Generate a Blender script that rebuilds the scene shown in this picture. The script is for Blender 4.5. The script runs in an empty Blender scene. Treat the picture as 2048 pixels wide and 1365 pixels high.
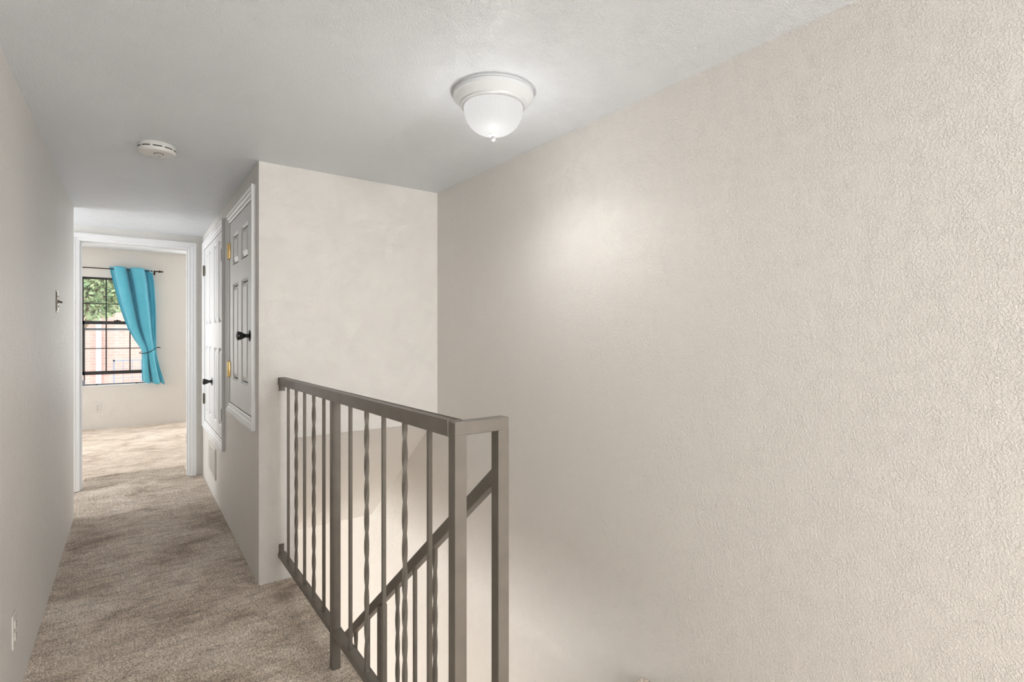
import bpy, bmesh, math, random
import numpy as np
from mathutils import Vector, Matrix

random.seed(7)
rng = np.random.default_rng(7)
S = bpy.context.scene
COL = S.collection
PI = math.pi
R = math.radians

# ------------------------------------------------------------------ camera
FPX = 1034.0
YAW = math.atan(761.0 / FPX)          # to the right of the hallway axis (+Y)
CAMZ = 1.306
cam_d = bpy.data.cameras.new('camera')
cam_d.sensor_width = 36.0
cam_d.lens = FPX / 2048.0 * 36.0
cam_d.shift_y = -15.5 / 2048.0
cam_d.clip_start = 0.02
cam = bpy.data.objects.new('camera', cam_d)
cam.location = (0, 0, CAMZ)
cam.rotation_euler = (R(90), 0, -YAW)
COL.objects.link(cam)
S.camera = cam

# ------------------------------------------------------------------ colour management
S.view_settings.view_transform = 'Standard'
S.view_settings.look = 'None'
S.view_settings.exposure = 0.46
S.view_settings.gamma = 1.0
S.view_settings.use_curve_mapping = False

# ------------------------------------------------------------------ sky, sun, daylight, added fill
w = bpy.data.worlds.new('sky')
S.world = w
w.use_nodes = True
bg = w.node_tree.nodes['Background']
bg.inputs['Color'].default_value = (0.90, 0.95, 1.0, 1)
bg.inputs['Strength'].default_value = 2.3


def light(name, typ, loc, rot, energy, color=(1, 1, 1), size=None, size_y=None, spread=None):
    d = bpy.data.lights.new(name, typ)
    d.energy = energy
    d.color = color
    if typ == 'AREA':
        d.shape = 'RECTANGLE'
        d.size = size
        d.size_y = size_y
        if spread:
            d.spread = R(spread)
    o = bpy.data.objects.new(name, d)
    o.location = loc
    o.rotation_euler = rot
    COL.objects.link(o)
    return o


sun = light('sun', 'SUN', (0, 14, 20), (R(-20), 0, R(8)), 4.0, (1, 0.95, 0.88))
sun.data.angle = R(0.6)
# unseen rear and bedroom panels are added fill; side and downstairs ones are daylight
light('fill_rear', 'AREA', (1.06, -3.58, 1.25), (R(90), 0, 0), 76, (1, 0.995, 0.985), 0.9, 1.6)  # added fill panel behind the camera, no known window there
light('fill_bedroom_far_left', 'AREA', (-1.45, 9.02, 1.4), (R(-90), 0, 0), 19, (1, 0.99, 0.975), 1.0, 1.5)  # added panel, no window here; lights the cupboard doors through the doorway
light('fill_bedroom_far_right', 'AREA', (1.25, 9.02, 1.4), (R(-90), 0, 0), 20, (1, 0.99, 0.975), 1.0, 1.5)  # added panel, no window here; lights the hall's left wall
light('fill_bedroom_left', 'AREA', (-2.18, 7.3, 1.35), (R(90), 0, R(-90)), 11, (1, 0.985, 0.96), 1.8, 1.4)  # added fill for the bedroom, set out of view on its left wall
light('daylight_side_window', 'AREA', (-1.72, 5.17, 1.3), (R(90), 0, R(-90)), 10, (0.96, 0.98, 1.0), 0.6, 1.2)
light('daylight_lower_window', 'AREA', (-2.3, 3.4, -1.25), (R(90), 0, R(-90)), 78, (1, 0.99, 0.97), 3.4, 1.7)


# ------------------------------------------------------------------ materials
def mat(name, color, rough=0.5, metal=0.0, spec=0.5, coat=0.0, emit=0.0):
    m = bpy.data.materials.new(name)
    m.use_nodes = True
    b = m.node_tree.nodes['Principled BSDF']
    b.inputs['Base Color'].default_value = (*color, 1)
    b.inputs['Roughness'].default_value = rough
    b.inputs['Metallic'].default_value = metal
    b.inputs['Specular IOR Level'].default_value = spec
    b.inputs['Coat Weight'].default_value = coat
    if emit:
        b.inputs['Emission Color'].default_value = (1, 0.99, 0.97, 1)
        b.inputs['Emission Strength'].default_value = emit
    return m


def nodes_of(m):
    nt = m.node_tree
    return nt, nt.nodes['Principled BSDF']


def N(nt, typ, **kw):
    n = nt.nodes.new(typ)
    for k, v in kw.items():
        if k in n.inputs:
            n.inputs[k].default_value = v
        else:
            setattr(n, k, v)
    return n


def ramp(nt, stops, interp='LINEAR'):
    n = nt.nodes.new('ShaderNodeValToRGB')
    n.color_ramp.interpolation = interp
    el = n.color_ramp.elements
    while len(el) < len(stops):
        el.new(0.5)
    for e, (p, c) in zip(el, stops):
        e.position = p
        e.color = (*c, 1) if len(c) == 3 else c
    return n


def mottled(m, c0, c1, scale=3.0, stretch=(1, 1, 1), detail=3.0):
    """slow colour variation between two near tones"""
    nt, b = nodes_of(m)
    tc = N(nt, 'ShaderNodeTexCoord')
    mp = N(nt, 'ShaderNodeMapping')
    mp.inputs['Scale'].default_value = stretch
    nz = N(nt, 'ShaderNodeTexNoise', Scale=scale, Detail=detail)
    rp = ramp(nt, [(0.35, c0), (0.65, c1)])
    nt.links.new(tc.outputs['Object'], mp.inputs['Vector'])
    nt.links.new(mp.outputs['Vector'], nz.inputs['Vector'])
    nt.links.new(nz.outputs['Fac'], rp.inputs['Fac'])
    nt.links.new(rp.outputs['Color'], b.inputs['Base Color'])
    return nt, b, mp


def plaster(name, c0, c1, rough, scale, strength, dist, spec=0.5):
    """sprayed, half-flattened wall texture: plateaus with worm-like edges over a fine orange peel"""
    m = mat(name, c0, rough, spec=spec)
    nt, b, mp = mottled(m, c0, c1, 1.3)
    tc = [n for n in nt.nodes if n.type == 'TEX_COORD'][0]
    n1 = N(nt, 'ShaderNodeTexNoise', Scale=scale, Detail=2.5, Roughness=0.55, Distortion=0.6)
    r1 = ramp(nt, [(0.40, (0, 0, 0)), (0.60, (1, 1, 1))], 'EASE')
    n2 = N(nt, 'ShaderNodeTexNoise', Scale=scale * 2.6, Detail=2.0)
    n3 = N(nt, 'ShaderNodeTexNoise', Scale=scale * 0.12, Detail=2.0)
    r3 = ramp(nt, [(0.35, (0.45, 0.45, 0.45)), (0.65, (1, 1, 1))])
    mx = N(nt, 'ShaderNodeMath', operation='MULTIPLY_ADD')
    mx.inputs[1].default_value = 0.35
    ml = N(nt, 'ShaderNodeMath', operation='MULTIPLY')
    bp = N(nt, 'ShaderNodeBump', Strength=strength, Distance=dist)
    for n in (n1, n2, n3):
        nt.links.new(tc.outputs['Object'], n.inputs['Vector'])
    nt.links.new(n1.outputs['Fac'], r1.inputs['Fac'])
    nt.links.new(n3.outputs['Fac'], r3.inputs['Fac'])
    nt.links.new(n2.outputs['Fac'], mx.inputs[0])
    nt.links.new(r1.outputs['Color'], mx.inputs[2])
    nt.links.new(mx.outputs[0], ml.inputs[0])
    nt.links.new(r3.outputs['Color'], ml.inputs[1])
    nt.links.new(ml.outputs[0], bp.inputs['Height'])
    nt.links.new(bp.outputs['Normal'], b.inputs['Normal'])
    return m


M = {}
M['wall'] = plaster('cream_wall_paint', (0.845, 0.82, 0.78), (0.865, 0.84, 0.80), 0.5, 180, 0.62, 0.0030, 0.35)
M['ceiling'] = plaster('white_ceiling_paint', (0.865, 0.905, 0.945), (0.885, 0.925, 0.965), 0.36, 180, 0.7, 0.0031)
M['white'] = mat('white_gloss_paint', (0.76, 0.765, 0.77), 0.42)
mottled(M['white'], (0.83, 0.835, 0.84), (0.86, 0.865, 0.87), 2.0)
M['white_plastic'] = mat('white_plastic', (0.78, 0.77, 0.74), 0.35)
M['ivory'] = mat('ivory_plastic', (0.74, 0.71, 0.66), 0.35)
M['fixture'] = mat('white_enamel', (0.70, 0.715, 0.73), 0.3)
M['rail'] = mat('taupe_railing_paint', (0.135, 0.118, 0.098), 0.36)
nt, b, mp = mottled(M['rail'], (0.155, 0.137, 0.114), (0.185, 0.164, 0.138), 14)
nz = N(nt, 'ShaderNodeTexNoise', Scale=160.0, Detail=3.0)
bp = N(nt, 'ShaderNodeBump', Strength=0.12, Distance=0.002)
nt.links.new(mp.outputs['Vector'], nz.inputs['Vector'])
nt.links.new(nz.outputs['Fac'], bp.inputs['Height'])
nt.links.new(bp.outputs['Normal'], b.inputs['Normal'])
M['black'] = mat('black_metal', (0.012, 0.011, 0.011), 0.22, spec=0.6)
M['black_frame'] = mat('black_window_paint', (0.012, 0.011, 0.012), 0.4)
M['brass'] = mat('polished_brass', (0.90, 0.70, 0.34), 0.25, 1.0)
M['steel'] = mat('brushed_steel', (0.55, 0.54, 0.52), 0.35, 1.0)
M['nickel'] = mat('antique_nickel', (0.21, 0.19, 0.16), 0.38, 1.0)
M['dark'] = mat('dark_gap', (0.02, 0.02, 0.02), 0.8)
M['bronze'] = mat('dark_bronze', (0.05, 0.035, 0.028), 0.35, 0.6)
M['screen_grey'] = mat('grey_screen_frame', (0.30, 0.31, 0.36), 0.5)
M['concrete'] = mat('concrete', (0.55, 0.53, 0.5), 0.9)
mottled(M['concrete'], (0.5, 0.48, 0.45), (0.6, 0.58, 0.55), 4)
M['render'] = mat('pale_render', (0.82, 0.80, 0.80), 0.8)
mottled(M['render'], (0.62, 0.58, 0.57), (0.68, 0.64, 0.63), 2)
M['sun_block_roof'] = mat('roof_felt', (0.2, 0.19, 0.18), 0.9)
M['bark'] = mat('bark', (0.22, 0.16, 0.11), 0.9)
mottled(M['bark'], (0.16, 0.11, 0.08), (0.3, 0.22, 0.15), 12, (1, 1, .2))

# lamp glass: frosted, ribbed, lit from inside
M['dome'] = mat('lit_frosted_glass', (0.10, 0.10, 0.10), 0.6, emit=0.48)

# curtain
M['curtain'] = mat('aqua_curtain_cloth', (0.16, 0.50, 0.60), 0.75, spec=0.2)
nt, b, mp = mottled(M['curtain'], (0.12, 0.50, 0.66), (0.14, 0.53, 0.69), 9)
wv = N(nt, 'ShaderNodeTexNoise', Scale=400.0, Detail=1.0)
bp = N(nt, 'ShaderNodeBump', Strength=0.15, Distance=0.002)
nt.links.new(mp.outputs['Vector'], wv.inputs['Vector'])
nt.links.new(wv.outputs['Fac'], bp.inputs['Height'])
nt.links.new(bp.outputs['Normal'], b.inputs['Normal'])
b.inputs['Sheen Weight'].default_value = 0.25

# carpet: taupe pile with brushed and trodden bands lying across the hall
M['carpet'] = mat('taupe_carpet', (0.33, 0.27, 0.23), 0.95, spec=0.05)
nt, b = nodes_of(M['carpet'])
tc = N(nt, 'ShaderNodeTexCoord')
mp = N(nt, 'ShaderNodeMapping')
mp.inputs['Rotation'].default_value = (0, 0, R(-8))
mp.inputs['Scale'].default_value = (2.6, 3.6, 1)
nA = N(nt, 'ShaderNodeTexNoise', Scale=1.0, Detail=5.0, Roughness=0.62, Distortion=0.5)
mpB = N(nt, 'ShaderNodeMapping')
mpB.inputs['Rotation'].default_value = (0, 0, R(-14))
mpB.inputs['Scale'].default_value = (8, 28, 1)
nB = N(nt, 'ShaderNodeTexNoise', Scale=1.0, Detail=3.0, Roughness=0.6)
nC = N(nt, 'ShaderNodeTexNoise', Scale=150.0, Detail=2.0)
rA = ramp(nt, [(0.30, (0.47, 0.385, 0.315)), (0.45, (0.73, 0.63, 0.535)), (0.62, (0.87, 0.775, 0.68))])
rB = ramp(nt, [(0.30, (0.74, 0.73, 0.72)), (0.52, (1.06, 1.06, 1.06))])
rC = ramp(nt, [(0.30, (0.52, 0.50, 0.49)), (0.68, (1.42, 1.42, 1.42))])
m1 = N(nt, 'ShaderNodeMix', data_type='RGBA', blend_type='MULTIPLY')
m2 = N(nt, 'ShaderNodeMix', data_type='RGBA', blend_type='MULTIPLY')
for mm in (m1, m2):
    mm.inputs[0].default_value = 1.0
nt.links.new(tc.outputs['Object'], mp.inputs['Vector'])
nt.links.new(tc.outputs['Object'], mpB.inputs['Vector'])
nt.links.new(mp.outputs['Vector'], nA.inputs['Vector'])
nt.links.new(mpB.outputs['Vector'], nB.inputs['Vector'])
nt.links.new(tc.outputs['Object'], nC.inputs['Vector'])
nt.links.new(nA.outputs['Fac'], rA.inputs['Fac'])
nt.links.new(nB.outputs['Fac'], rB.inputs['Fac'])
nt.links.new(nC.outputs['Fac'], rC.inputs['Fac'])
nt.links.new(rA.outputs['Color'], m1.inputs[6])
nt.links.new(rB.outputs['Color'], m1.inputs[7])
nt.links.new(m1.outputs[2], m2.inputs[6])
nt.links.new(rC.outputs['Color'], m2.inputs[7])
nt.links.new(m2.outputs[2], b.inputs['Base Color'])
bp = N(nt, 'ShaderNodeBump', Strength=0.5, Distance=0.004)
nt.links.new(nC.outputs['Fac'], bp.inputs['Height'])
nt.links.new(bp.outputs['Normal'], b.inputs['Normal'])

# brick of the house across the way (too far to tell the bricks apart)
M['brick'] = mat('pink_brick', (0.7, 0.45, 0.38), 0.9, spec=0.1)
nt, b = nodes_of(M['brick'])
tc = N(nt, 'ShaderNodeTexCoord')
sp = N(nt, 'ShaderNodeSeparateXYZ')
cb = N(nt, 'ShaderNodeCombineXYZ')
bt = N(nt, 'ShaderNodeTexBrick')
bt.inputs['Color1'].default_value = (0.62, 0.38, 0.32, 1)
bt.inputs['Color2'].default_value = (0.66, 0.43, 0.37, 1)
bt.inputs['Mortar'].default_value = (0.66, 0.50, 0.45, 1)
bt.inputs['Scale'].default_value = 1.0
bt.inputs['Brick Width'].default_value = 0.22
bt.inputs['Row Height'].default_value = 0.075
bt.inputs['Mortar Size'].default_value = 0.009
nt.links.new(tc.outputs['Object'], sp.inputs[0])
nt.links.new(sp.outputs['X'], cb.inputs['X'])
nt.links.new(sp.outputs['Z'], cb.inputs['Y'])
nt.links.new(cb.outputs[0], bt.inputs['Vector'])
nt.links.new(bt.outputs['Color'], b.inputs['Base Color'])

# leaves
M['leaf'] = mat('leaf_green', (0.2, 0.36, 0.1), 0.5)
nt, b, mp = mottled(M['leaf'], (0.16, 0.28, 0.12), (0.50, 0.54, 0.30), 7, detail=4)

# clear glass
M['glass'] = bpy.data.materials.new('window_glass')
M['glass'].use_nodes = True
nt = M['glass'].node_tree
nt.nodes.remove(nt.nodes['Principled BSDF'])
tr = N(nt, 'ShaderNodeBsdfTransparent')
tr.inputs['Color'].default_value = (0.95, 0.97, 0.97, 1)
gl = N(nt, 'ShaderNodeBsdfGlossy')
gl.inputs['Roughness'].default_value = 0.02
mx = N(nt, 'ShaderNodeMixShader')
mx.inputs[0].default_value = 0.05
nt.links.new(tr.outputs[0], mx.inputs[1])
nt.links.new(gl.outputs[0], mx.inputs[2])
nt.links.new(mx.outputs[0], nt.nodes['Material Output'].inputs['Surface'])


# ------------------------------------------------------------------ builders
class MB:
    """collects shapes in world coordinates, links them as one mesh object"""

    def __init__(self):
        self.bm = bmesh.new()

    def box(self, x0, x1, y0, y1, z0, z1, bev=0.0, seg=2):
        x0, x1 = sorted((x0, x1)); y0, y1 = sorted((y0, y1)); z0, z1 = sorted((z0, z1))
        r = bmesh.ops.create_cube(self.bm, size=1.0)
        for v in r['verts']:
            v.co = Vector((x0 + (v.co.x + .5) * (x1 - x0), y0 + (v.co.y + .5) * (y1 - y0), z0 + (v.co.z + .5) * (z1 - z0)))
        if bev:
            es = list({e for v in r['verts'] for e in v.link_edges})
            bmesh.ops.bevel(self.bm, geom=es, offset=bev, segments=seg, profile=0.5, affect='EDGES')
        return self

    def bar(self, a, b, w, h, up=(0, 0, 1), bev=0.0, seg=2):
        """rectangular bar from a to b; w across, h along 'up'"""
        a, b = Vector(a), Vector(b)
        d = (b - a).normalized()
        side = d.cross(Vector(up)).normalized()
        u = side.cross(d).normalized()
        r = bmesh.ops.create_cube(self.bm, size=1.0)
        L = (b - a).length
        mid = (a + b) / 2
        for v in r['verts']:
            c = v.co.copy()
            v.co = mid + d * (c.y * L) + side * (c.x * w) + u * (c.z * h)
        if bev:
            es = list({e for v in r['verts'] for e in v.link_edges})
            bmesh.ops.bevel(self.bm, geom=es, offset=bev, segments=seg, profile=0.5, affect='EDGES')
        return self

    def poly(self, verts, faces):
        vs = [self.bm.verts.new(v) for v in verts]
        for f in faces:
            self.bm.faces.new([vs[i] for i in f])
        return self

    def lathe(self, prof, origin, axis=(0, 0, 1), n=32, cap=True):
        """prof: list of (r, t) along axis"""
        o = Vector(origin)
        ax = Vector(axis).normalized()
        t0 = Vector((1, 0, 0)) if abs(ax.x) < 0.9 else Vector((0, 1, 0))
        e1 = ax.cross(t0).normalized()
        e2 = ax.cross(e1).normalized()
        rings = []
        for r, t in prof:
            rings.append([self.bm.verts.new(o + ax * t + (e1 * math.cos(2 * PI * k / n) + e2 * math.sin(2 * PI * k / n)) * max(r, 1e-5)) for k in range(n)])
        for A, B in zip(rings, rings[1:]):
            for k in range(n):
                self.bm.faces.new((A[k], A[(k + 1) % n], B[(k + 1) % n], B[k]))
        if cap:
            self.bm.faces.new(rings[0][::-1])
            self.bm.faces.new(rings[-1])
        return self

    def tube(self, pts, r, n=8):
        pts = [Vector(p) for p in pts]
        rings = []
        for i, p in enumerate(pts):
            d = (pts[min(i + 1, len(pts) - 1)] - pts[max(i - 1, 0)]).normalized()
            t0 = Vector((0, 0, 1)) if abs(d.z) < 0.9 else Vector((1, 0, 0))
            e1 = d.cross(t0).normalized()
            e2 = d.cross(e1).normalized()
            rr = r[i] if isinstance(r, (list, tuple)) else r
            rings.append([self.bm.verts.new(p + (e1 * math.cos(2 * PI * k / n) + e2 * math.sin(2 * PI * k / n)) * rr) for k in range(n)])
        for A, B in zip(rings, rings[1:]):
            for k in range(n):
                self.bm.faces.new((A[k], A[(k + 1) % n], B[(k + 1) % n], B[k]))
        self.bm.faces.new(rings[0][::-1])
        self.bm.faces.new(rings[-1])
        return self

    def build(self, name, m, parent=None, smooth=False, origin=None):
        bm = self.bm
        bmesh.ops.recalc_face_normals(bm, faces=bm.faces[:])
        off = Vector((0, 0, 0))
        p = parent
        while p is not None:
            off += p.location
            p = p.parent
        org = Vector(origin) if origin else off.copy()
        for v in bm.verts:
            v.co -= org
        me = bpy.data.meshes.new(name)
        bm.to_mesh(me)
        bm.free()
        me.materials.append(m)
        if smooth:
            for f in me.polygons:
                f.use_smooth = True
            try:
                me.set_sharp_from_angle(angle=R(40))
            except Exception:
                pass
        o = bpy.data.objects.new(name, me)
        COL.objects.link(o)
        o.parent = parent
        o.location = org - off
        return o


def tag(o, label=None, cat=None, group=None, kind=None):
    for k, v in (('label', label), ('category', cat), ('group', group), ('kind', kind)):
        if v:
            o[k] = v
    return o


def thing(name, loc, label=None, cat=None, group=None, kind=None):
    o = bpy.data.objects.new(name, None)
    o.empty_display_size = 0.1
    o.location = loc
    COL.objects.link(o)
    return tag(o, label, cat, group, kind)


def struct(name, mb, m, label=None):
    return tag(mb.build(name, m), label, kind='structure')


# ------------------------------------------------------------------ the plan (metres)
XL, XC, XS, XR = -0.330, 0.532, 0.721, 1.571     # hall left wall, cupboard wall, stairwell edge, right wall
YB, YF, YBED = 2.938, 5.560, 9.040               # stairwell header wall, wall with the doorway, bedroom window wall
CEIL, BCEIL = 2.200, 2.470
YREAR = -3.60
LOW = -2.535                                     # floor below
LEFT_END = 4.788
D_L, D_R, D_T = -0.343, 0.418, 2.072             # bedroom doorway
WX0, WX1, WZ0, WZ1 = -0.560, 0.262, 0.588, 2.075  # bedroom window
T = 0.12
FZ = -0.006                                      # backing of the carpet

# near and far wall cupboards on the cupboard wall: outer casing y0,y1,z0,z1
CUP1 = (3.024, 3.964, 0.785, 2.100)
CUP2 = (4.145, 5.430, 0.470, 2.118)
CW = 0.059                                       # casing width

struct('floor', MB().box(-1.72, XS, YREAR, YF + T, -0.2, FZ).box(XS, XR, YREAR, 1.28, -0.2, FZ), M['carpet'])
struct('floor_bedroom', MB().box(-2.3, 1.9, YF + T, YBED, -0.2, FZ), M['carpet'])
struct('floor_downstairs', MB().box(-2.4, XR, 0.5, 6.2, LOW - 0.1, LOW), M['carpet'])
struct('ceiling', MB().box(-1.84, XR + T, YREAR - T, YF + 0.0, CEIL, 2.60), M['ceiling'])
struct('ceiling_bedroom', MB().box(-2.42, 2.02, YF + T, YBED + 0.16, BCEIL, 2.60), M['ceiling'])
struct('sun_block_roof', MB().box(-3.0, 2.6, YREAR - 0.6, YBED + 0.86, 2.60, 2.70), M['sun_block_roof'])  # added unseen slab: blocks the sky, its overhang trims sun at the window

struct('wall_left', MB().box(XL - T, XL, YREAR, LEFT_END, -0.2, CEIL), M['wall'])
struct('wall_right', MB().box(XR, XR + T, YREAR, 6.2, LOW, CEIL), M['wall'])
# rear wall of the landing, behind the camera, with an opening added for the rear fill light
struct('wall_rear', MB().box(XL - T, XR + T, YREAR - T, YREAR, -0.2, 0.45).box(XL - T, XR + T, YREAR - T, YREAR, 2.05, CEIL)
       .box(XL - T, 0.61, YREAR - T, YREAR, 0.45, 2.05).box(1.51, XR + T, YREAR - T, YREAR, 0.45, 2.05), M['wall'])
# side passage beyond the left wall
struct('wall_passage', MB().box(-1.84, XL - T, LEFT_END - T, LEFT_END, -0.2, CEIL).box(-1.84, -1.72, LEFT_END, YF, -0.2, 0.6)
       .box(-1.84, -1.72, LEFT_END, YF, 2.0, CEIL), M['wall'])
# wall with the bedroom doorway
struct('wall_far', MB().box(-2.42, D_L - 0.02, YF, YF + T, -0.2, BCEIL).box(D_R + 0.02, 2.02, YF, YF + T, -0.2, BCEIL)
       .box(D_L - 0.02, D_R + 0.02, YF, YF + T, D_T + 0.02, BCEIL), M['wall'])
# cupboard wall with the two cupboard openings
cw = MB()
ya, yb = CUP1[0] + CW - .01, CUP1[1] - CW + .01
za, zb = CUP1[2] + CW - .01, CUP1[3] - CW + .01
yc, yd = CUP2[0] + CW - .01, CUP2[1] - CW + .01
zc, zd = CUP2[2] + CW - .01, CUP2[3] - CW + .01
cw.box(XC, XC + .1, YB + .1, ya, -0.2, CEIL).box(XC, XC + .1, yb, yc, -0.2, CEIL).box(XC, XC + .1, yd, YF, -0.2, CEIL)
cw.box(XC, XC + .1, ya, yb, -0.2, za).box(XC, XC + .1, ya, yb, zb, CEIL)
cw.box(XC, XC + .1, yc, yd, -0.2, zc).box(XC, XC + .1, yc, yd, zd, CEIL)
struct('wall_hall_right', cw, M['wall'])
# wall over the stairs: header and its stub down to the hall floor
struct('wall_stairwell', MB().box(XC, XR, YB, YB + .1, 0.742, CEIL).box(XC, XS, YB, YB + .1, -0.2, 0.742), M['wall'])
# sloping underside of the floor above the stairs
SOF = [(2.99, 0.742), (4.055, -0.165), (4.055, 0.10), (2.99, 1.0)]
vs = [(XS - .09, y, z) for y, z in SOF] + [(XR, y, z) for y, z in SOF]
struct('ceiling_stairs', MB().poly(vs, [(0, 1, 2, 3), (7, 6, 5, 4), (0, 4, 5, 1), (1, 5, 6, 2), (2, 6, 7, 3), (3, 7, 4, 0)])
       .box(-2.4, XR, 4.055, 6.2, -0.165, 0.0 - .006 - .01), M['wall'])
struct('wall_stairs_left', MB().box(XS - .09, XS, 1.0, 1.28, LOW, -0.2).box(XS - .09, XS, YB + .1, 4.3, -0.2, 0.70), M['wall'])
struct('wall_downstairs', MB().box(-2.4, XR, 6.08, 6.2, LOW, -0.16).box(-2.52, -2.4, 0.5, 6.2, LOW, -0.16)
       .box(-2.4, XR, 0.38, 0.5, LOW, -0.2), M['wall'])
# bedroom shell with the window opening
struct('wall_bedroom', MB().box(-2.42, WX0, YBED, YBED + .16, -0.2, BCEIL).box(WX1, 2.02, YBED, YBED + .16, -0.2, BCEIL)
       .box(WX0, WX1, YBED, YBED + .16, -0.2, WZ0).box(WX0, WX1, YBED, YBED + .16, WZ1, BCEIL)
       .box(-2.42, -2.3, YF + T, YBED, -0.2, BCEIL).box(1.9, 2.02, YF + T, YBED, -0.2, BCEIL), M['wall'])

# stairs down, carpeted, each step a piece
st = thing('stairs', (XS, 1.28, LOW), kind='structure')
NS = 13
RISE, RUN = -LOW / NS, 0.2335
for k in range(1, NS):
    z = -k * RISE
    MB().box(XS, XR, 1.28 + (k - 1) * RUN - 0.02, 1.28 + k * RUN, z - 0.03, z, .012).box(XS, XR, 1.28 + (k - 1) * RUN, 1.28 + k * RUN, LOW, z - 0.03) \
        .build('step', M['carpet'], st)

# ------------------------------------------------------------------ carpet pile (nobody could count it)
def pile():
    P = []
    for x0, x1, y0, y1 in ((XL, XS + .004, 1.25, YB), (XL, XC, YB, YF + .02), (-0.8, XL, LEFT_END, YF), (D_L, D_R, YF + .02, YF + .5), (XS, XR, 0.95, 1.29)):
        d = 0.0068 if y1 < 3.2 else 0.0078
        nx, ny = int((x1 - x0) / d), int((y1 - y0) / d)
        gx, gy = np.meshgrid(np.arange(nx) + .5, np.arange(ny) + .5)
        P.append(np.stack([x0 + gx.ravel() * (x1 - x0) / nx, y0 + gy.ravel() * (y1 - y0) / ny], 1))
    P = np.concatenate(P)
    n = len(P)
    P += rng.normal(0, 0.0022, P.shape)
    r = rng.uniform(0.0032, 0.0050, n)
    h = rng.uniform(0.0025, 0.0062, n)
    a = rng.uniform(0, 2 * PI, n)
    lx = rng.normal(0.0, 0.0028, n)
    ly = rng.normal(-0.001, 0.0028, n)
    V = np.zeros((n, 4, 3), np.float32)
    for k in range(3):
        V[:, k, 0] = P[:, 0] + r * np.cos(a + k * 2 * PI / 3)
        V[:, k, 1] = P[:, 1] + r * np.sin(a + k * 2 * PI / 3)
        V[:, k, 2] = FZ - 0.001
    V[:, 3, 0] = P[:, 0] + lx
    V[:, 3, 1] = P[:, 1] + ly
    V[:, 3, 2] = FZ + h
    base = (np.arange(n) * 4)[:, None]
    F = np.stack([base + [0, 1, 3], base + [1, 2, 3], base + [2, 0, 3]], 1).reshape(-1, 3)
    me = bpy.data.meshes.new('carpet')
    me.vertices.add(n * 4)
    me.vertices.foreach_set('co', V.ravel())
    me.loops.add(len(F) * 3)
    me.loops.foreach_set('vertex_index', F.ravel().astype(np.int32))
    me.polygons.add(len(F))
    me.polygons.foreach_set('loop_start', (np.arange(len(F)) * 3).astype(np.int32))
    me.polygons.foreach_set('loop_total', np.full(len(F), 3, np.int32))
    me.polygons.foreach_set('use_smooth', np.ones(len(F), bool))
    me.update()
    me.validate()
    me.materials.append(M['carpet'])
    o = bpy.data.objects.new('carpet', me)
    COL.objects.link(o)
    return tag(o, 'taupe cut-pile carpet with brushed darker bands along the hallway floor', 'carpet', kind='stuff')


pile()

# ------------------------------------------------------------------ bedroom doorway: door_1 (frame only, the leaf is swung out of sight)
dr = thing('door_1', (D_L, YF, 0), 'white painted door frame at the end of the hallway', kind='structure')


def casing_bar(p, q, inward, face, wd=0.059, name='casing', parent=None, prof=((0, .020), (.010, .020), (.014, .016), (.030, .014), (.036, .010), (.053, .008), (.059, .004)), miter=(1, 1)):
    """moulded trim board from p to q on a wall; 'inward' points to the opening, 'face' out of the wall; ends mitred"""
    p, q = Vector(p), Vector(q)
    d = (q - p).normalized()
    inw, fc = Vector(inward), Vector(face)
    mb = MB()
    pr = [(0, 0)] + [(a * wd / .059, b) for a, b in prof] + [(wd, 0)]
    va = [p + inw * a + fc * b + d * (a * miter[0]) for a, b in pr]
    vb = [q + inw * a + fc * b - d * (a * miter[1]) for a, b in pr]
    n = len(pr)
    fs = [(i, (i + 1) % n, n + (i + 1) % n, n + i) for i in range(n)]
    mb.poly(va + vb, fs + [tuple(range(n))[::-1], tuple(range(n, 2 * n))])
    return mb.build(name, M['white'], parent)


CD = 0.063
fc = (0, -1, 0)
casing_bar((D_L - CD, YF, 0), (D_L - CD, YF, D_T + CD), (1, 0, 0), fc, CD, parent=dr, miter=(0, 1))
casing_bar((D_R + CD, YF, 0), (D_R + CD, YF, D_T + CD), (-1, 0, 0), fc, CD, parent=dr, miter=(0, 1))
casing_bar((D_L - CD, YF, D_T + CD), (D_R + CD, YF, D_T + CD), (0, 0, -1), fc, CD, parent=dr)
MB().box(D_L - .02, D_L, YF - .002, YF + T + .002, 0, D_T).build('jamb', M['white'], dr)
MB().box(D_R, D_R + .02, YF - .002, YF + T + .002, 0, D_T).build('jamb', M['white'], dr)
MB().box(D_L - .02, D_R + .02, YF - .002, YF + T + .002, D_T, D_T + .02).build('head_jamb', M['white'], dr)
MB().box(D_L, D_L + .011, YF + .03, YF + .065, 0, D_T - .011, .002).build('door_stop', M['white'], dr)
MB().box(D_R - .011, D_R, YF + .03, YF + .065, 0, D_T - .011, .002).build('door_stop', M['white'], dr)
MB().box(D_L, D_R, YF + .03, YF + .065, D_T - .011, D_T, .002).build('door_stop', M['white'], dr)
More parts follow.
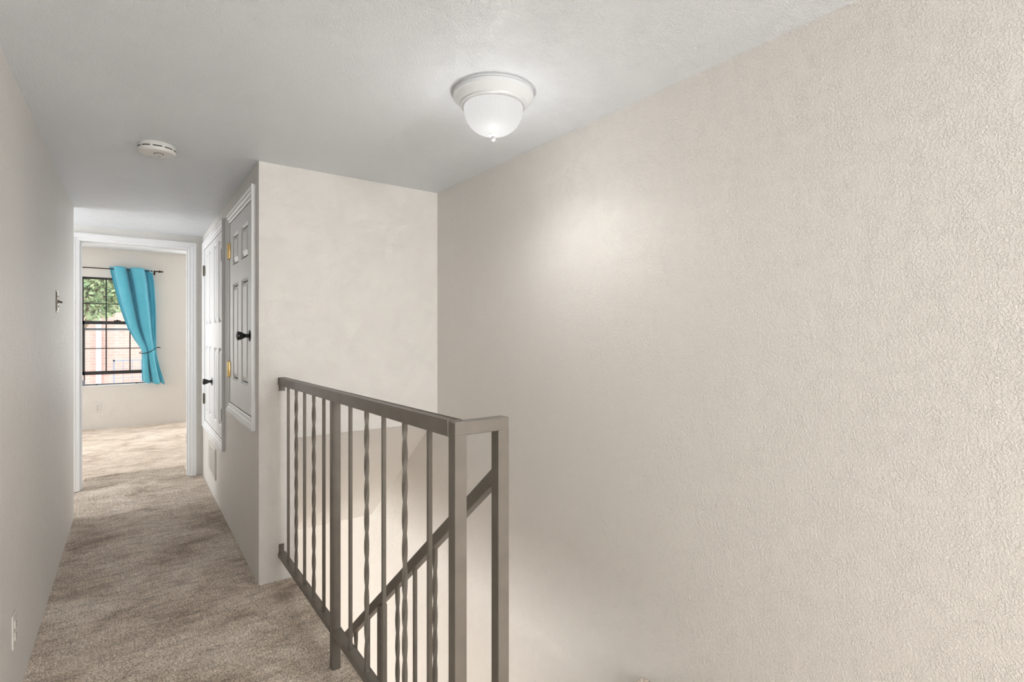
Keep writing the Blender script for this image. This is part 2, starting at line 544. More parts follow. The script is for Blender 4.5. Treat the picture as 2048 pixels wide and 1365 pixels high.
# casing on the bedroom side
casing_bar((D_L - CD, YF + T, 0), (D_L - CD, YF + T, D_T + CD), (1, 0, 0), (0, 1, 0), CD, parent=dr, miter=(0, 1))
casing_bar((D_R + CD, YF + T, 0), (D_R + CD, YF + T, D_T + CD), (-1, 0, 0), (0, 1, 0), CD, parent=dr, miter=(0, 1))
casing_bar((D_L - CD, YF + T, D_T + CD), (D_R + CD, YF + T, D_T + CD), (0, 0, -1), (0, 1, 0), CD, parent=dr)
for z in (1.86, 1.09, 0.325):
    h = MB().box(D_R - .003, D_R, YF + .072, YF + T, z - .045, z + .045, .001).lathe([(.006, -.047), (.006, .047)], (D_R - .004, YF + T + .004, z), n=10) \
        .build('hinge', M['steel'], dr)
    for dz in (-.03, 0, .03):
        MB().lathe([(.004, 0), (.004, .0015)], (D_R - .003, YF + .085 + (.012 if dz == 0 else 0), z + dz), (-1, 0, 0), 8).build('screw', M['nickel'], h)


# ------------------------------------------------------------------ wall cupboards on the cupboard wall
def knob(parent, y, z, x=XC):
    MB().lathe([(.033, 0), (.032, .004), (.026, .007), (.013, .010), (.0105, .016), (.0105, .022), (.014, .030), (.021, .042), (.0245, .054), (.0245, .062), (.022, .066), (.016, .067), (.015, .065)],
               (x, y, z), (-1, 0, 0), 28).build('knob', M['black'], parent, True)


def hinge(parent, y, z, m, h=.098, side=1, leafw=.03):
    o = MB().lathe([(.0065, -h / 2), (.0065, h / 2)], (XC - .012, y, z), n=12)
    for k in range(1, 5):
        zz = z - h / 2 + h * k / 5
        o.lathe([(.0068, -.0008), (.0072, 0), (.0068, .0008)], (XC - .012, y, zz), n=12, cap=False)
    o.lathe([(.003, 0), (.005, .003), (.003, .006)], (XC - .012, y, z + h / 2), n=10)
    o.lathe([(.003, -.006), (.005, -.003), (.003, 0)], (XC - .012, y, z - h / 2), n=10)
    o.box(XC - .009, XC - .001, y - side * .002, y - side * leafw, z - h / 2, z + h / 2, .001)
    return o.build('hinge', m, parent, True)


def leaf(parent, y0, y1, z0, z1, panels):
    """door leaf with a recessed field for every panel; each raised panel is a piece of its own"""
    mb = MB()
    ys = sorted({y0, y1, *[p[0] for p in panels], *[p[1] for p in panels]})
    zs = sorted({z0, z1, *[p[2] for p in panels], *[p[3] for p in panels]})
    xf, xb, xr = XC - .001, XC + .033, XC + .010

    def hole(a, b, c, d):
        return any(p[0] - 1e-6 <= a and b <= p[1] + 1e-6 and p[2] - 1e-6 <= c and d <= p[3] + 1e-6 for p in panels)
    for a, b in zip(ys, ys[1:]):
        for c, d in zip(zs, zs[1:]):
            if hole(a, b, c, d):
                continue
            mb.poly([(xf, a, c), (xf, b, c), (xf, b, d), (xf, a, d)], [(0, 1, 2, 3)])
    for p in panels:
        a, b, c, d = p
        e = .012
        fr = [(xf, a, c), (xf, b, c), (xf, b, d), (xf, a, d)]
        bk = [(xr, a + e, c + e), (xr, b - e, c + e), (xr, b - e, d - e), (xr, a + e, d - e)]
        mb.poly(fr + bk, [(0, 1, 5, 4), (1, 2, 6, 5), (2, 3, 7, 6), (3, 0, 4, 7), (4, 5, 6, 7)])
    mb.poly([(xf, y0, z0), (xf, y1, z0), (xf, y1, z1), (xf, y0, z1), (xb, y0, z0), (xb, y1, z0), (xb, y1, z1), (xb, y0, z1)],
            [(0, 1, 5, 4), (1, 2, 6, 5), (2, 3, 7, 6), (3, 0, 4, 7), (4, 5, 6, 7)])
    bmesh.ops.remove_doubles(mb.bm, verts=mb.bm.verts[:], dist=1e-5)
    o = mb.build('door', M['white'], parent)
    for a, b, c, d in panels:
        e = .012
        pm = MB()
        f0 = [(xr, a + e, c + e), (xr, b - e, c + e), (xr, b - e, d - e), (xr, a + e, d - e)]
        g = e + .006
        f1 = [(xr, a + g, c + g), (xr, b - g, c + g), (xr, b - g, d - g), (xr, a + g, d - g)]
        q = min(.034, (b - a) * .26)
        g = e + q
        f2 = [(xf + .001, a + g, c + g), (xf + .001, b - g, c + g), (xf + .001, b - g, d - g), (xf + .001, a + g, d - g)]
        f3 = [(xr + .004, v[1], v[2]) for v in f0]
        pm.poly(f0 + f1 + f2 + f3, [(0, 1, 5, 4), (1, 2, 6, 5), (2, 3, 7, 6), (3, 0, 4, 7), (4, 5, 9, 8), (5, 6, 10, 9), (6, 7, 11, 10), (7, 4, 8, 11), (8, 9, 10, 11),
                                    (0, 1, 13, 12), (1, 2, 14, 13), (2, 3, 15, 14), (3, 0, 12, 15), (12, 13, 14, 15)])
        pm.build('panel', M['white'], o)
    return o


def cup_frame(root, c):
    y0, y1, z0, z1 = c
    f = (-1, 0, 0)
    casing_bar((XC, y0, z0), (XC, y0, z1), (0, 1, 0), f, CW, parent=root)
    casing_bar((XC, y1, z0), (XC, y1, z1), (0, -1, 0), f, CW, parent=root)
    casing_bar((XC, y0, z1), (XC, y1, z1), (0, 0, -1), f, CW, parent=root)
    casing_bar((XC, y0, z0), (XC, y1, z0), (0, 0, 1), f, CW, parent=root)
    MB().box(XC + .045, XC + .06, y0 + .03, y1 - .03, z0 + .03, z1 - .03).build('back_board', M['dark'], root)


c1 = thing('wall_cupboard', (XC, 3.5, CUP1[2]), 'white single-door wall cupboard with brass hinges, nearest the stairwell corner', 'cupboard')
cup_frame(c1, CUP1)
y0, y1, z0, z1 = CUP1[0] + CW + .002, CUP1[1] - CW - .003, CUP1[2] + CW + .004, CUP1[3] - CW - .004
d1 = leaf(c1, y0, y1, z0, z1, [(3.245, 3.465, 1.745, 1.945), (3.575, 3.785, 1.745, 1.945), (3.245, 3.465, 1.005, 1.625), (3.575, 3.785, 1.005, 1.625)])
tag(knob(d1, 3.19, 1.292) or d1)
for z in (1.853, 1.067):
    tag(hinge(d1, y1 + .006, z, M['brass'], .098, 1, .036), 'polished brass hinge')

c2 = thing('wall_cupboard', (XC, 4.8, CUP2[2]), 'tall white double-door wall cupboard beside the bedroom doorway, above the vent', 'cupboard')
cup_frame(c2, CUP2)
y0, y1, z0, z1 = CUP2[0] + CW + .002, CUP2[1] - CW - .002, CUP2[2] + CW + .004, CUP2[3] - CW - .004
ym = 4.815
dA = leaf(c2, y0, ym - .0015, z0, z1, [(4.325, 4.475, 1.385, 2.01), (4.595, 4.745, 1.385, 2.01), (4.325, 4.475, .615, 1.195), (4.595, 4.745, .615, 1.195)])
dB = leaf(c2, ym + .0015, y1, z0, z1, [(4.93, 5.07, 1.385, 2.01), (5.16, 5.30, 1.385, 2.01), (4.93, 5.07, .615, 1.195), (5.16, 5.30, .615, 1.195)])
knob(dB, 4.865, .912)
for z in (1.866, .722):
    hinge(dA, y0 - .004, z, M['nickel'], .085, -1, .03)
    hinge(dB, y1 + .004, z, M['nickel'], .085, 1, .03)

# ------------------------------------------------------------------ return-air vent under the far cupboard
v0, v1, vz0, vz1 = 4.610, 5.050, 0.155, 0.400
vt = thing('wall_vent', (XC, (v0 + v1) / 2, vz0), 'white louvred air vent low on the wall below the double-door cupboard', 'vent')
MB().box(XC - .008, XC, v0, v0 + .028, vz0, vz1, .002).box(XC - .008, XC, v1 - .028, v1, vz0, vz1, .002) \
    .box(XC - .008, XC, v0 + .02, v1 - .02, vz0, vz0 + .026, .002).box(XC - .008, XC, v0 + .02, v1 - .02, vz1 - .026, vz1, .002) \
    .box(XC - .007, XC, (v0 + v1) / 2 - .012, (v0 + v1) / 2 + .012, vz0 + .02, vz1 - .02).build('frame', M['ivory'], vt)
MB().box(XC - .0015, XC + .002, v0 + .02, v1 - .02, vz0 + .02, vz1 - .02).build('duct', M['dark'], vt)
slat_me = None
nsl = 13
for cy0, cy1 in ((v0 + .028, (v0 + v1) / 2 - .012), ((v0 + v1) / 2 + .012, v1 - .028)):
    for k in range(nsl):
        z = vz0 + .034 + k * (vz1 - vz0 - .066) / (nsl - 1)
        a = (XC - .0060, (cy0 + cy1) / 2, z)
        if slat_me is None:
            o = MB().bar((a[0], cy0, z), (a[0], cy1, z), .009, .0082, (.12, 0, 1)).build('slat', M['ivory'], vt, origin=a)
            slat_me = o.data
        else:
            o = bpy.data.objects.new('slat', slat_me)
            COL.objects.link(o)
            o.parent = vt
            o.location = Vector(a) - vt.location

# ------------------------------------------------------------------ iron railing round the stairwell
RT = 0.0335                                       # square tube
RX0, RX1, RY0, RY1 = 0.627, 0.626, YB, 1.0814     # left face at the wall / at the corner


def rx(y):                                        # centre line of the guard
    return RX0 + (RX1 - RX0) * (RY0 - y) / (RY0 - RY1) + RT / 2


def zt(y):                                        # top of the top rail: it rises slightly towards the corner
    return 1.068 + .0114 * (YB - y)


def zb(y):                                        # top of the bottom rail
    return .142 + .0130 * (YB - y)


rl = thing('stair_railing', (rx(2.02), 2.02, 0), 'taupe painted iron stair railing with plain and twisted balusters', 'railing')
ZT = zt(RY1)
BV = .0035
y0_, y1_ = YB - .003, RY1 + RT - .002
MB().bar((rx(y0_), y0_, zt(y0_) - RT / 2), (rx(y1_), y1_, zt(y1_) - RT / 2), RT, RT, bev=BV).build('top_rail', M['rail'], rl)
XE0, XE1 = 0.7533, 0.7868
MB().bar((RX1, RY1 + RT / 2, ZT + .001 - RT / 2), (XE1, RY1 + RT / 2, ZT + .001 - RT / 2), RT, RT, bev=BV).build('return_rail', M['rail'], rl)
MB().box(RX1, RX1 + RT, RY1, RY1 + RT, FZ, ZT - RT + .004, 0.002).build('post', M['rail'], rl)
MB().box(XE0, XE1, RY1, RY1 + RT, FZ, ZT - RT + .004, 0.002).build('post', M['rail'], rl)
PY = 2.043
MB().box(rx(PY) - RT / 2, rx(PY) + RT / 2, PY - RT / 2, PY + RT / 2, FZ, zt(PY) - .01, BV).build('post', M['rail'], rl)
TB = .021                                         # bottom rail depth
ya_, yb_ = YB - .003, PY + RT / 2
MB().bar((rx(ya_), ya_, zb(ya_) - TB / 2), (rx(yb_), yb_, zb(yb_) - TB / 2), RT, TB, bev=.002).build('bottom_rail', M['rail'], rl)
ya_, yb_ = PY - RT / 2, RY1 + RT
MB().bar((rx(ya_), ya_, zb(ya_) - TB / 2), (rx(yb_), yb_, zb(yb_) - TB / 2), RT, TB, bev=.002).build('bottom_rail', M['rail'], rl)
ZW, ZV = zt(YB), zb(YB)
MB().box(RX0 + .001, RX0 + .032, YB - .006, YB, ZW - RT - .034, ZW - .004, .001).box(RX0 + .001, RX0 + .032, YB - .028, YB, ZW - RT - .006, ZW - RT + .001, .001) \
    .build('wall_bracket', M['rail'], rl)
bk = MB().box(RX0 + .001, RX0 + .027, YB - .006, YB, ZV - TB, ZV + .046, .001).build('wall_bracket', M['rail'], rl)
MB().lathe([(.0055, 0), (.005, .003), (.002, .004)], (RX0 + .014, YB - .006, ZV + .029), (0, -1, 0), 12).build('screw', M['rail'], bk, True)


def twisted(name, h, wsq, turns90=0.092, n=None):
    """square bar twisted on itself; base at origin"""
    mb = MB()
    e = .035
    k = max(12, int(h / .008))
    rings = []
    r = wsq / 2 * math.sqrt(2)
    for i in range(k + 1):
        z = h * i / k
        a = PI / 4 + max(0.0, min(h - 2 * e, z - e)) / turns90 * PI / 2
        rings.append([mb.bm.verts.new((r * math.cos(a + j * PI / 2), r * math.sin(a + j * PI / 2), z)) for j in range(4)])
    for A, B in zip(rings, rings[1:]):
        for j in range(4):
            mb.bm.faces.new((A[j], A[(j + 1) % 4], B[(j + 1) % 4], B[j]))
    mb.bm.faces.new(rings[0][::-1]); mb.bm.faces.new(rings[-1])
    return mb


BW = 0.0120
hb = zt(2.0) - RT - zb(2.0) + .010
me_s = me_t = None
GY = [2.796, 2.640, 2.489, 2.340, 2.192, 1.868, 1.706, 1.558, 1.402, 1.246]
for i, y in enumerate(GY):
    tw = i in (1, 3, 6, 8)
    loc = Vector((rx(y), y, zb(y) - .004))
    if tw and me_t is None:
        o = twisted('baluster', hb, BW).build('baluster', M['rail'], None, True)
        me_t = o.data
    elif not tw and me_s is None:
        o = MB().box(-BW / 2, BW / 2, -BW / 2, BW / 2, 0, hb, .0012).build('baluster', M['rail'], None)
        me_s = o.data
    else:
        o = bpy.data.objects.new('baluster', me_t if tw else me_s)
        COL.objects.link(o)
    o.parent = rl
    o.location = loc - rl.location
    wd = MB().lathe([(.0095, -.001), (.0085, .003)], loc + Vector((0, 0, .003)), n=8).build('weld', M['rail'], rl)

# handrail going down the stairs from the end post, with its own balusters
HS = 0.835                                        # slope
hx = (XE0 + XE1) / 2
HY0, HZ0 = RY1 + RT, 0.955                        # top edge at the post
th = math.atan(HS)
L_ = 3.0
dv = Vector((0, math.cos(th), -math.sin(th)))
a = Vector((hx, HY0, HZ0)) - Vector((0, math.sin(th), math.cos(th))) * (RT / 2) - dv * .015
MB().bar(a, a + dv * (L_ + .015), RT - .0014, RT, bev=BV).build('handrail', M['rail'], rl)
drop = 0.85
a2 = a - Vector((0, 0, drop)) + dv * .1
MB().bar(a2, a + dv * L_ - Vector((0, 0, drop)), RT, .022, bev=.002).build('bottom_rail', M['rail'], rl)


def hz(y):
    return HZ0 - (y - HY0) * HS - RT / math.cos(th)


me_s2 = me_t2 = None
seq = ['t', 's', 't', 'p', 's', 't', 's', 't', 's', 'p', 's', 't', 's']
for k, kind in enumerate(seq):
    yy = 1.4556 + .1424 * k
    if yy > HY0 + L_ * math.cos(th) - .05:
        break
    hb2 = drop - RT / math.cos(th) + .02
    loc = Vector((hx, yy, hz(yy) + .01 - hb2))
    if kind == 'p':
        o = MB().box(-.015, .015, -.015, .015, -.08, hb2 - .005, .003).build('post', M['rail'], None)
    elif kind == 't':
        if me_t2 is None:
            o = twisted('baluster', hb2, BW).build('baluster', M['rail'], None, True)
            me_t2 = o.data
        else:
            o = bpy.data.objects.new('baluster', me_t2); COL.objects.link(o)
    else:
        if me_s2 is None:
            o = MB().box(-BW / 2, BW / 2, -BW / 2, BW / 2, 0, hb2, .0012).build('baluster', M['rail'], None)
            me_s2 = o.data
        else:
            o = bpy.data.objects.new('baluster', me_s2); COL.objects.link(o)
    o.parent = rl
    o.location = loc - rl.location

# ------------------------------------------------------------------ ceiling light
def ceiling_lamp(LX, LY, label, watt, down):
    cl = thing('ceiling_light', (LX, LY, CEIL), label, 'lamp')
    MB().lathe([(.146, 0), (.148, -.004), (.148, -.008)], (LX, LY, CEIL), n=64).build('gasket', M['fixture'], cl, True)
    MB().lathe([(.143, -.007), (.149, -.010), (.149, -.022), (.143, -.027), (.140, -.030), (.128, -.044), (.124, -.046), (.122, -.052), (.116, -.055), (.110, -.055)], (LX, LY, CEIL), n=64) \
        .build('canopy', M['fixture'], cl, True)
    dm = MB()
    nn = 144
    rings = []
    prof = [(.108, -.050), (.109, -.056)] + [(.109 * math.cos(t * PI / 2) ** .8, -.058 - .098 * math.sin(t * PI / 2)) for t in [i / 14 for i in range(1, 14)]] + [(.010, -.157)]
    for r, t in prof:
        rib = [r * (1 + .010 * math.cos(48 * 2 * PI * k / nn)) for k in range(nn)]
        rings.append([dm.bm.verts.new((LX + rib[k] * math.cos(2 * PI * k / nn), LY + rib[k] * math.sin(2 * PI * k / nn), CEIL + t)) for k in range(nn)])
    for A, B in zip(rings, rings[1:]):
        for k in range(nn):
            dm.bm.faces.new((A[k], A[(k + 1) % nn], B[(k + 1) % nn], B[k]))
    dm.bm.faces.new(rings[-1])
    dm.build('glass_dome', M['dome'], cl, True)
    MB().lathe([(.016, -.154), (.017, -.158), (.010, -.163), (.0045, -.165), (.0045, -.168), (.0075, -.171), (.0075, -.176), (.004, -.180), (.001, -.181)], (LX, LY, CEIL), n=24) \
        .build('finial', M['fixture'], cl, True)
    b = light('bulb_light', 'POINT', (LX, LY, CEIL - .34), (0, 0, 0), watt, (1, 0.99, 0.975))
    b.data.shadow_soft_size = .04
    d = light('dome_light', 'SPOT', (LX, LY, CEIL - .20), (0, 0, 0), down, (1, 0.99, 0.975))
    d.data.shadow_soft_size = .09
    d.data.spot_size = R(172)
    d.data.spot_blend = .6
    return cl


ceiling_lamp(1.083, 1.588, 'white flush dome ceiling light with frosted ribbed glass, lit', 1.9, 4.6)

# ------------------------------------------------------------------ smoke detector
SX, SY, SR = 0.098, 2.985, 0.077
sd = thing('smoke_detector', (SX, SY, CEIL), 'round white smoke detector with dark side slots on the hallway ceiling', 'smoke detector')
MB().lathe([(SR * .97, 0), (SR, -.004), (SR, -.017), (SR * .985, -.018), (SR * .985, -.0235), (SR, -.0245), (SR, -.030), (SR * .96, -.037), (SR * .90, -.040), (SR * .3, -.043)], (SX, SY, CEIL), n=64) \
    .build('housing', M['white_plastic'], sd, True)
for k in range(10):
    a0 = 2 * PI * k / 10 + .06
    pts = []
    mb = MB()
    for j in range(7):
        aa = a0 + j / 6 * (2 * PI / 10 - .14)
        pts.append((math.cos(aa), math.sin(aa)))
    vsl = []
    for c, s_ in pts:
        for rr, zz in ((SR * .97, -.0185), (SR * .989, -.0185), (SR * .989, -.023), (SR * .97, -.023)):
            vsl.append((SX + c * rr, SY + s_ * rr, CEIL + zz))
    fs = []
    for j in range(6):
        for q in range(4):
            fs.append((j * 4 + q, j * 4 + (q + 1) % 4, j * 4 + 4 + (q + 1) % 4, j * 4 + 4 + q))
    mb.poly(vsl, fs + [(0, 1, 2, 3), (24, 25, 26, 27)]).build('slot', M['dark'], sd)
MB().lathe([(.0175, -.0415), (.0175, -.0450), (.016, -.0462), (.002, -.0462)], (SX + .006, SY - .012, CEIL), n=32).build('test_button', M['white_plastic'], sd, True)
MB().lathe([(.0200, -.0405), (.0200, -.0440), (.0176, -.0440), (.0176, -.0405)], (SX + .006, SY - .012, CEIL), n=32, cap=False).build('button_ring', M['dark'], sd)
MB().lathe([(.0028, -.039), (.0024, -.0445)], (SX + .012, SY + .018, CEIL), n=10).build('indicator', M['dark'], sd)


# ------------------------------------------------------------------ socket outlets and the switch
def outlet(loc, along, out, m, label):
    """duplex socket: loc = centre on the wall"""
    root = thing('wall_outlet', loc, label, 'outlet')
    A, O, U, c = Vector(along), Vector(out), Vector((0, 0, 1)), Vector(loc)

    def blk(name, u0, u1, z0, z1, d0, d1, mm, par, bev=0.0):
        p = [c + A * u + O * d + U * z for u, z, d in ((u0, z0, d0), (u1, z1, d1))]
        return MB().box(p[0].x, p[1].x, p[0].y, p[1].y, p[0].z, p[1].z, bev).build(name, mm, par)
    blk('cover_plate', -.035, .035, -.0575, .0575, 0, .006, m, root, .0025)
    for s in (-1, 1):
        f = blk('socket', -.0165, .0165, s * .0205 - .0145, s * .0205 + .0145, .005, .0085, m, root, .0035)
        blk('slot', -.0075, -.0052, s * .0205 - .001, s * .0205 + .008, .0083, .0088, M['dark'], f)
        blk('slot', .0052, .0075, s * .0205 - .001, s * .0205 + .008, .0083, .0088, M['dark'], f)
        blk('slot', -.003, .003, s * .0205 - .0105, s * .0205 - .005, .0083, .0088, M['dark'], f)
    MB().lathe([(.0035, 0), (.003, .001)], c + O * .006, O, 12).build('screw', M['steel'], root)
    return root


outlet((XL, 2.462, 0.280), (0, 1, 0), (1, 0, 0), M['ivory'], 'ivory wall outlet low on the left hallway wall')
outlet((-0.374, YBED, 0.289), (1, 0, 0), (0, -1, 0), M['white_plastic'], 'white wall outlet below the bedroom window')

sw = thing('light_switch', (XL, 3.752, 1.48), 'antique nickel toggle light switch on the left hallway wall', 'switch')
MB().box(XL, XL + .004, 3.716, 3.788, 1.421, 1.539, .0015).box(XL + .003, XL + .0065, 3.724, 3.780, 1.430, 1.530, .0015).build('cover_plate', M['nickel'], sw)
MB().box(XL + .006, XL + .0085, 3.746, 3.758, 1.467, 1.493, .001).build('toggle_slot', M['bronze'], sw)
MB().bar((XL + .006, 3.752, 1.482), (XL + .024, 3.752, 1.474), .007, .010, bev=.002).build('toggle', M['bronze'], sw)
for z in (1.453, 1.507):
    MB().lathe([(.005, 0), (.0045, .003), (.002, .004)], (XL + .0065, 3.752, z), (1, 0, 0), 12).build('screw', M['nickel'], sw, True)

# ------------------------------------------------------------------ bedroom window: window_1
wn = thing('window_1', ((WX0 + WX1) / 2, YBED, WZ0), 'black framed sash window, lower sash slightly raised, half behind the curtain', kind='structure')
YW = YBED + .075
FB = M['black_frame']
MB().box(WX0, WX0 + .022, YW - .02, YW + .05, WZ0, WZ1, .002).box(WX1 - .022, WX1, YW - .02, YW + .05, WZ0, WZ1, .002) \
    .box(WX0, WX1, YW - .02, YW + .05, WZ1 - .012, WZ1, .002).box(WX0, WX1, YW + .0, YW + .05, WZ0, WZ0 + .008).build('frame', FB, wn)
MB().box(WX0 + .0, WX1 - .0, YBED - .006, YW + .02, WZ0 - .012, WZ0 + .004, .002).build('sill', M['white'], wn)


def sash(name, y, z0, z1, st_, top, bot, mz):
    s = MB().box(WX0 + .022, WX0 + .022 + st_, y, y + .022, z0, z1).box(WX1 - .022 - st_, WX1 - .022, y, y + .022, z0, z1) \
        .box(WX0 + .022, WX1 - .022, y, y + .022, z1 - top, z1).box(WX0 + .022, WX1 - .022, y, y + .022, z0, z0 + bot).build(name, FB, wn)
    xs = [WX0 + .022 + st_ / 2, -0.283, -0.017, WX1 - .022 - st_ / 2]
    zz = [z0 + bot / 2, mz, z1 - top / 2]
    for x in xs[1:3]:
        MB().box(x - .0075, x + .0075, y + .003, y + .018, z0 + bot, z1 - top).build('muntin', FB, s)
    MB().box(xs[0], xs[3], y + .004, y + .017, mz - .006, mz + .006).build('muntin', FB, s)
    for a_, b_ in zip(xs, xs[1:]):
        for c_, d_ in zip(zz, zz[1:]):
            MB().box(a_, b_, y + .009, y + .012, c_, d_).build('pane', M['glass'], s)
    return s


sash('upper_sash', YW + .026, 1.44, WZ1 - .012, .012, .012, .03, 1.715)
lo = sash('lower_sash', YW, .735, 1.475, .022, .045, .048, 1.096)
MB().box(-.20, -.12, YW - .012, YW, 1.475, 1.487, .003).lathe([(.012, 0), (.010, .012)], (-.16, YW - .002, 1.483), n=12).build('sash_lock', FB, lo)
for x in (-.385, .06):
    MB().box(x - .014, x + .014, YW - .012, YW + .004, WZ0 + .004, WZ0 + .018, .002).build('sill_catch', FB, wn)
MB().box(WX0 + .022, WX0 + .05, YW - .015, YW + .02, WZ0 + .005, WZ0 + .075, .002).build('track_block', M['screen_grey'], wn)
YSc = YW + .06
MB().box(WX0 + .03, WX1 - .03, YSc, YSc + .014, 1.345, 1.377).box(WX0 + .03, WX0 + .048, YSc, YSc + .014, WZ0, 1.345) \
    .box(WX1 - .048, WX1 - .03, YSc, YSc + .014, WZ0, 1.345).box(WX0 + .03, WX1 - .03, YSc, YSc + .014, WZ0, WZ0 + .016).build('screen_frame', M['screen_grey'], wn)

# ------------------------------------------------------------------ curtain rod, curtain and tie
YR = 8.955
ZR = 2.188
rod = thing('curtain_rod', (0, YR, ZR), 'thin dark bronze curtain rod with turned finial above the window', 'curtain rod')
MB().tube([(-1.02, YR, ZR), (0.29, YR, ZR)], .0075, 10).build('pole', M['bronze'], rod, True)
for s, x in ((1, .29), (-1, -1.02)):
    MB().lathe([(.0075, -.005), (.013, 0), (.009, .006), (.007, .014), (.016, .028), (.019, .036), (.014, .046), (.007, .052), (.012, .060), (.013, .066), (.004, .078), (.001, .082)],
               (x, YR, ZR), (s, 0, 0), 16).build('finial', M['bronze'], rod, True)
for x in (.265, -.99):
    MB().tube([(x, YBED, ZR - .012), (x, YR, ZR - .012), (x, YR, ZR - .004)], .005, 8).box(x - .01, x + .01, YBED - .004, YBED, ZR - .045, ZR + .02).build('bracket', M['bronze'], rod)

ct = thing('curtain', (0.05, YR, 0.58), 'aqua blue curtain panel tied back at the right of the window', 'curtain')
Lz = [(2.222, -.247), (2.15, -.232), (1.95, -.192), (1.75, -.150), (1.55, -.098), (1.38, -.045), (1.22, .030), (1.10, .098), (1.045, .118), (1.0, .116), (.9, .114), (.75, .117), (.625, .120)]
Rz = [(2.212, .236), (2.0, .262), (1.7, .278), (1.4, .282), (1.2, .283), (1.1, .284), (1.04, .286), (.95, .298), (.8, .330), (.68, .360), (.580, .386)]
tieL, tieR = 1.025, 1.085


def interp(tab, s):
    n = len(tab) - 1
    f = s * n
    i = min(int(f), n - 1)
    t = f - i
    return tab[i][0] * (1 - t) + tab[i + 1][0] * t, tab[i][1] * (1 - t) + tab[i + 1][1] * t


def resample(tab):
    """re-space a (z, x) table to even steps of z so that rows run level"""
    zs = np.array([p[0] for p in tab][::-1]); xs = np.array([p[1] for p in tab][::-1])
    return lambda z: float(np.interp(z, zs, xs))


fl_, fr_ = resample(Lz), resample(Rz)
NU, NV = 96, 90
mb = MB()
grid = []
for j in range(NV + 1):
    v = j / NV
    row = []
    for i in range(NU + 1):
        u = i / NU
        zt = 2.222 - .010 * u
        zb_ = .622 - .042 * u + .012 * math.sin(u * 17)
        z = zt + (zb_ - zt) * v
        x0_, x1_ = fl_(z), fr_(z)
        # gathered folds: soft, unequal, running from the rings down to the tie
        tie = math.exp(-((z - 1.05) / .16) ** 2)
        top = max(0.0, min(1.0, (z - 1.15) / 1.0))
        amp = .085 * (.55 + .45 * top) * (1 - .55 * tie)
        uu = u ** 0.85
        ph = 2 * PI * (2.45 * uu) + .35
        ww = .85 * math.tanh(2.2 * math.sin(ph)) + .18 * math.sin(2 * ph + .8) + .15 * math.sin(5.3 * PI * u + 3 * z) * (1 - top)
        y = YR - .012 - .012 * tie + amp * ww - .03 * tie * math.sin(PI * u) + .004 * math.sin(9 * z + 6 * u)
        x = x0_ + (x1_ - x0_) * (u + .055 * math.cos(ph) * math.sin(PI * min(1, max(0, u))) ** .5)
        row.append(mb.bm.verts.new((x, min(y, YBED - .012), z)))
    grid.append(row)
for j in range(NV):
    for i in range(NU):
        mb.bm.faces.new((grid[j][i], grid[j][i + 1], grid[j + 1][i + 1], grid[j + 1][i]))
cloth = mb.build('cloth', M['curtain'], ct, True)
sm = cloth.modifiers.new('thickness', 'SOLIDIFY')
sm.thickness = .003
for (x, dx) in ((.068, .017), (.228, .017)):
    i = int(round((x + .247) / .483 * NU))
    rr = MB()
    ring = [(x + .0 + .019 * math.cos(t), YR - .086, ZR - .004 + .019 * math.sin(t)) for t in [k * 2 * PI / 20 for k in range(21)]]
    if x > .05:
        rr.tube(ring, .0045, 6)
        rr.build('grommet', M['white'], ct, True)
tb = thing('curtain_tie', (.29, YBED, 1.09), 'thin black cord tie holding the aqua curtain to its wall hook', 'curtain tie')
MB().tube([(.110, YR - .06, 1.022), (.16, YR - .085, 1.028), (.21, YR - .080, 1.045), (.255, YR - .05, 1.075), (.285, YR + .01, 1.096), (.292, YBED - .02, 1.100)], .0055, 8).build('cord', M['black'], tb, True)
MB().tube([(.110, YR - .06, 1.022), (.09, YR - .02, 1.03), (.12, YR + .04, 1.05), (.2, YBED - .008, 1.075), (.285, YBED - .012, 1.096)], .0055, 8).build('cord', M['black'], tb, True)
MB().tube([(.292, YBED, 1.100), (.292, YBED - .035, 1.098), (.31, YBED - .045, 1.103), (.335, YBED - .04, 1.100)], .006, 8).build('hook', M['black'], tb, True)

# ------------------------------------------------------------------ outside the bedroom window
tag(MB().box(-14, 14, 9.3, 40, -3.1, -2.9).build('ground', M['concrete']), 'pale paved yard below the bedroom window', kind='structure')
nb = thing('building', (0, 17.0, -2.9), 'pink brick neighbouring house seen through the bedroom window', 'building')
MB().box(-7, 9, 17.0, 20, -2.9, 2.35).build('wall', M['brick'], nb)
MB().box(-7.3, 9.3, 16.7, 20, 2.35, 2.55).build('eave', M['render'], nb)
MB().box(-.735, -.62, 16.93, 17.0, -2.9, 2.35).build('pilaster', M['render'], nb)
MB().box(.55, 1.7, 16.95, 17.0, 1.0, 2.1).build('window', M['render'], nb)
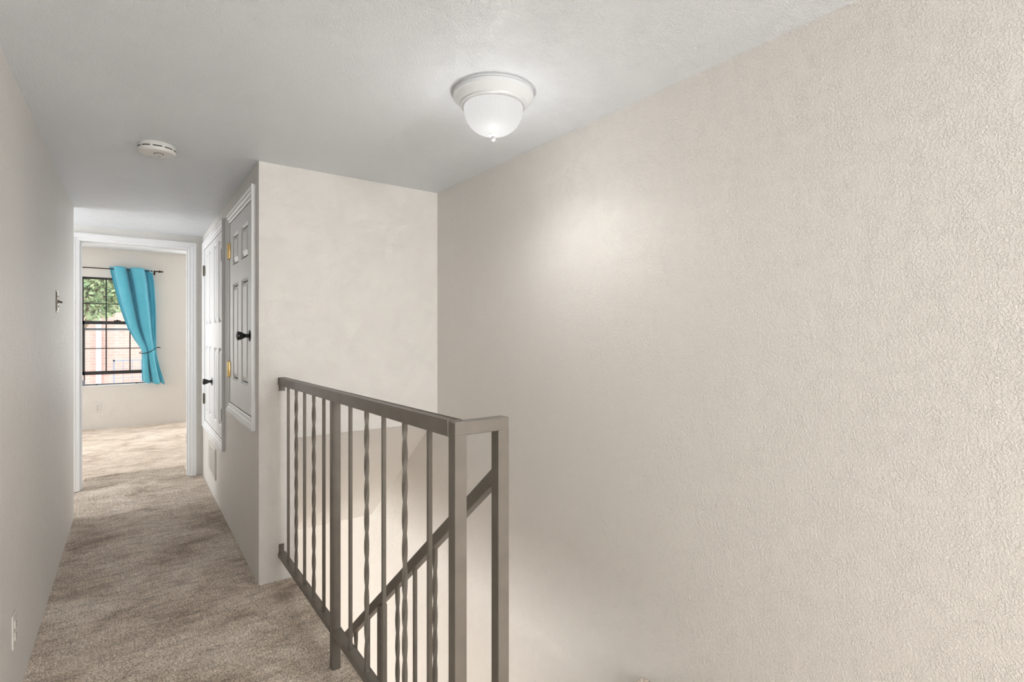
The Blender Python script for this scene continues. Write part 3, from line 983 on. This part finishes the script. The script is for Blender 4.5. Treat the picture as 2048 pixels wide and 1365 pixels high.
# balcony with its wire railing
bal = MB().box(-.30, 3.2, 12.6, 17.0, -.45, -.25).build('balcony', M['concrete'], nb)
rg = MB()
for k in range(25):
    x = -.27 + k * .14
    rg.box(x - .008, x + .008, 12.62, 12.636, -.25, .78)
for z in (-.1, .08, .26, .44, .62):
    rg.box(-.27, 3.1, 12.622, 12.634, z - .005, z + .005)
rg.box(-.29, 3.1, 12.61, 12.645, .76, .79).box(-.29, -.26, 12.61, 12.645, -.25, .79)
rg.build('balcony_railing', M['screen_grey'], bal)

tree = thing('tree', (-.5, 13.4, -2.9), 'leafy green tree in front of the brick house outside the window', 'tree')
tk = MB()
tk.tube([(-.75, 13.5, -2.9), (-.85, 13.5, -1), (-1.15, 13.45, .8), (-.9, 13.4, 2.2)], [.16, .13, .10, .06], 10)
tk.build('trunk', M['bark'], tree, True)
for q in ((-.2, 13.3, 2.9), (-1.6, 13.5, 2.7), (.3, 13.6, 3.0)):
    MB().tube([(-1.1, 13.45, .9), ((q[0] - 1.0) / 2, 13.42, 2.15), q], [.06, .045, .02], 8).build('branch', M['bark'], tree, True)
NL = 9000
cen = np.array([[-.95, 13.4, 2.75], [-.25, 13.3, 2.55], [.35, 13.5, 2.9], [-.6, 13.3, 2.15], [-.1, 13.4, 3.3], [-1.4, 13.5, 2.5]])
rad = np.array([[.75, .7, .85], [.55, .6, .85], [.7, .7, .8], [.5, .5, .62], [1.0, .7, .6], [.7, .7, .75]])
pick = rng.integers(0, len(cen), NL)
dirs = rng.normal(size=(NL, 3)); dirs /= np.linalg.norm(dirs, axis=1)[:, None]
pos = cen[pick] + dirs * rad[pick] * (rng.uniform(0.35, 1, NL) ** .6)[:, None]
e1 = rng.normal(size=(NL, 3)); e1 /= np.linalg.norm(e1, axis=1)[:, None]
e2 = np.cross(e1, rng.normal(size=(NL, 3))); e2 /= np.linalg.norm(e2, axis=1)[:, None]
sz = rng.uniform(.035, .075, NL)[:, None]
V = np.stack([pos - e1 * sz, pos + e2 * sz * .45, pos + e1 * sz, pos - e2 * sz * .45], 1).reshape(-1, 3)
me = bpy.data.meshes.new('foliage')
me.from_pydata(V.tolist(), [], [(i * 4, i * 4 + 1, i * 4 + 2, i * 4 + 3) for i in range(NL)])
me.materials.append(M['leaf'])
fo = bpy.data.objects.new('foliage', me)
COL.objects.link(fo)
for v in me.vertices:
    v.co -= tree.location
fo.parent = tree
fo['kind'] = 'stuff'
